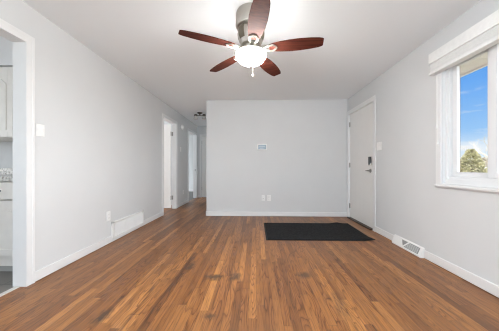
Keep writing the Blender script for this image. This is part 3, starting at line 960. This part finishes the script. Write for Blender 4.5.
# ------------------------------------------------------------------ kitchen cabinets
def arch_panel_fn(x0, x1, z0, z1, yf, rail=0.058, arch=0.055, arched=True):
    """raised panel door front lying in y = yf .. yf + 0.02, opening with an arched head"""
    def f(bm):
        box(bm, x0, x1, yf + 0.010, yf + 0.021, z0, z1)
        box(bm, x0, x0 + rail, yf, yf + 0.0105, z0, z1, 0.002)
        box(bm, x1 - rail, x1, yf, yf + 0.0105, z0, z1, 0.002)
        box(bm, x0 + rail, x1 - rail, yf + 0.0005, yf + 0.0104, z0, z0 + rail)
        xa, xb = x0 + rail, x1 - rail
        top = z1 - rail
        seg = 16
        pts = [(xa, yf + 0.0005, z1), (xb, yf + 0.0005, z1)]
        for k in range(seg + 1):
            q = 1 - k / seg
            x = xa + (xb - xa) * q
            s_ = math.sin(PI * q)
            pts.append((x, yf + 0.0005, top - arch * (1 - s_) if arched else top))
        prism(bm, pts, (0, 0.0100, 0))
        # raised centre field
        pts = [(xa + 0.02, yf + 0.004, z0 + rail + 0.02), (xb - 0.02, yf + 0.004, z0 + rail + 0.02)]
        for k in range(seg + 1):
            q = 1 - k / seg
            x = xa + 0.02 + (xb - xa - 0.04) * q
            pts.append((x, yf + 0.004, (top - arch * (1 - math.sin(PI * q)) if arched else top) - 0.02))
        prism(bm, pts, (0, 0.0065, 0))
    return f
def knob_fn(x, z, yf):
    return lambda bm: lathe(bm, 0, 0, [(0.006, 0.0), (0.006, 0.010), (0.014, 0.016), (0.014, 0.022), (0.006, 0.027)], 16,
                            mtx=Matrix.Translation((x, yf, z)) @ Matrix.Rotation(PI / 2, 4, 'X'))
KF = 2.045
KX0, KX1 = -3.30, XLO - 0.02
t = thing('kitchen_base_cabinet', (-2.7, 2.36, 0), 'cream base cabinet with arched doors under the granite worktop', 'cabinet')
build('cabinet_body', lambda bm: box(bm, KX0, KX1, KF + 0.034, 2.655, 0.058, 0.878), 'cabinet', t)
build('toe_kick', lambda bm: box(bm, KX0, KX1, KF + 0.050, 2.64, -0.001, 0.0575), 'toekick', t, label='grey recessed toe kick')
for x0, x1 in ((-3.23, -2.685), (-2.660, -2.170)):
    dd = build('door', arch_panel_fn(x0, x1, 0.168, 0.690, KF), 'cabinet', t)
    build('knob', knob_fn(x0 + 0.03, 0.63, KF), 'bronze', dd, smooth=True, label='dark cabinet knob')
    dr = build('drawer', lambda bm, x0=x0, x1=x1: (box(bm, x0, x1, KF, KF + 0.0205, 0.704, 0.868, 0.004), ), 'cabinet', t)
    build('knob', knob_fn((x0 + x1) / 2, 0.785, KF), 'bronze', dr, smooth=True, label='dark cabinet knob')
t = build('kitchen_worktop', lambda bm: box(bm, KX0, KX1, KF - 0.022, 2.655, 0.8795, 0.922, 0.004), 'granite', origin=(-2.7, 2.35, 0.9))
tag(t, 'speckled beige granite worktop on the base cabinet', 'worktop')
build('backsplash', lambda bm: box(bm, KX0, KX1, 2.635, 2.6585, 0.9225, 1.000, 0.003), 'granite', t)
UF = 2.315
t = thing('kitchen_wall_cabinet', (-2.7, 2.5, 1.325), 'cream wall cabinet with an arched door panel above the worktop', 'cabinet')
build('cabinet_body', lambda bm: box(bm, KX0, KX1, UF + 0.034, 2.655, 1.325, 2.098), 'cabinet', t)
for x0, x1, kx in ((-3.10, -2.604, -3.07), (-2.594, -2.10, -2.56)):
    dd = build('door', arch_panel_fn(x0, x1, 1.335, 2.088, UF, 0.058, 0.10), 'cabinet', t)
    build('knob', knob_fn(kx, 1.38, UF), 'bronze', dd, smooth=True, label='dark cabinet knob')
struct('trim_8', lambda bm: box(bm, XO, KX1, UF - 0.01, 2.66, 2.104, H), 'trim', 'white soffit box above the kitchen wall cabinet', 'soffit')

# ------------------------------------------------------------------ outside, seen through the window
struct('lawn', lambda bm: box(bm, 2.2, 260, -160, 260, -0.42, -0.32), 'lawn', 'dry pale winter lawn outside the window', 'lawn')

def clump_tree(name, x, y, h, r, n_, label, leaf, conical=True, seed=1):
    rnd = random.Random(seed)
    tr = thing(name, (x, y, -0.32), label, 'tree', None)
    build('trunk', lambda bm: tube(bm, [(x, y, -0.34), (x + 0.03, y, 0.6), (x, y + 0.02, h * 0.8)], [0.10, 0.07, 0.02], 8), 'bark', tr)
    def crown(bm):
        for k in range(n_):
            f = rnd.random() ** 0.8
            z = -0.1 + f * (h + 0.1)
            rr = r * (1.0 - 0.93 * f * f) if conical else r * math.sqrt(max(0.05, 1 - (2 * f - 1) ** 2))
            a = rnd.random() * 2 * PI
            q = rr * (0.35 + 0.65 * math.sqrt(rnd.random()))
            c0 = Vector((x + q * math.cos(a), y + q * math.sin(a), z))
            out = Vector((math.cos(a), math.sin(a), rnd.uniform(-0.2, 0.6))).normalized()
            side = out.cross(Vector((0, 0, 1))).normalized()
            for j in range(6):
                dv = (out + side * rnd.uniform(-0.9, 0.9) + Vector((0, 0, rnd.uniform(-0.6, 0.8)))).normalized()
                L_ = rnd.uniform(0.10, 0.22) * (0.6 + r * 0.5)
                w_ = dv.cross(Vector((rnd.uniform(-1, 1), rnd.uniform(-1, 1), rnd.uniform(-1, 1)))).normalized() * L_ * 0.16
                p0, p1, p2, p3 = c0 - w_, c0 + dv * L_ * 0.5 + w_ * 1.4, c0 + dv * L_, c0 + dv * L_ * 0.5 - w_ * 1.4
                bm.faces.new([bm.verts.new(p) for p in (p0, p1, p2, p3)])
    build('crown', crown, leaf, tr)
    return tr

def at_px(px, depth):
    """ground position that is seen in the direction of the window"""
    a = (px - 249.5) / 222.0
    c_, s_ = math.cos(0.02575), math.sin(0.02575)
    return Vector((a * c_ - s_, a * s_ + c_, 0)) * depth

p = at_px(471, 16)
clump_tree('evergreen_tree', p.x, p.y, 2.25, 0.85, 1000, 'pale sunlit evergreen tree outside the window', 'leaf', True, 3)
p = at_px(481, 24)
clump_tree('leafless_shrub', p.x, p.y, 2.0, 1.25, 500, 'pale dry shrub behind the evergreen outside the window', 'twig', False, 5)
p = at_px(462, 20)
clump_tree('low_shrub', p.x, p.y, 1.5, 0.8, 400, 'low olive bush left of the evergreen outside the window', 'leaf', False, 8)

# bare tree at the right edge of the pane
p = at_px(489.5, 22)
tr = thing('bare_tree', (p.x, p.y, -0.32), 'bare winter tree at the edge of the window pane', 'tree')
build('trunk', lambda bm: tube(bm, [(p.x, p.y, -0.34), (p.x, p.y, 1.4), (p.x - 0.1, p.y, 2.6)], [0.10, 0.08, 0.05], 8), 'bark', tr)
def limbs(bm):
    rnd = random.Random(12)
    def grow(p0, dv, L_, r_, n_):
        p1 = p0 + dv * L_ * 0.5 + Vector((rnd.uniform(-.1, .1), rnd.uniform(-.1, .1), 0.05)) * L_
        p2 = p0 + dv * L_
        tube(bm, [p0, p1, p2], [r_, r_ * 0.75, r_ * 0.45], 5)
        if n_ > 0:
            for k in range(3):
                d2 = (dv + Vector((rnd.uniform(-.9, .9), rnd.uniform(-.9, .9), rnd.uniform(-.1, .7)))).normalized()
                grow(p0 + dv * L_ * rnd.uniform(0.5, 1.0), d2, L_ * 0.66, r_ * 0.5, n_ - 1)
    for k in range(5):
        a = k * 2 * PI / 5
        grow(Vector((p.x, p.y, 1.3 + 0.28 * k)), Vector((math.cos(a) * 0.7, math.sin(a) * 0.7, 0.7)).normalized(), 1.3, 0.035, 3)
build('branches', limbs, 'twig', tr)

# neighbouring house
p = at_px(490, 95)
hs = thing('neighbour_house', (p.x, p.y, -0.32), 'small grey house far beyond the trees outside the window', 'house')
def hp(u, v, z):   # u across the view, v away from it
    a = Vector((0.72, -0.69, 0))
    b_ = Vector((0.69, 0.72, 0))
    q = p + a * u + b_ * v
    return Vector((q.x, q.y, z))
build('wall', lambda bm: prism(bm, [hp(-4, 0, -0.32), hp(6, 0, -0.32), hp(6, 6, -0.32), hp(-4, 6, -0.32)], (0, 0, 2.3)), 'siding', hs)
build('roof', lambda bm: prism(bm, [hp(-4.5, -0.5, 1.98), hp(-4.5, 6.5, 1.98), hp(-4.5, 3, 3.4)], hp(6.5, 0, 0) - hp(-4.5, 0, 0)), 'shingle', hs)
for u in (-2.2, 1.4):
    build('window', lambda bm, u=u: prism(bm, [hp(u, -0.06, 0.5), hp(u + 1.4, -0.06, 0.5), hp(u + 1.4, -0.06, 1.6), hp(u, -0.06, 1.6)], hp(0, 0.05, 0) - hp(0, 0, 0)), 'vinyl', hs)

for o in bpy.data.objects:
    if '_o' in o.keys():
        del o['_o']
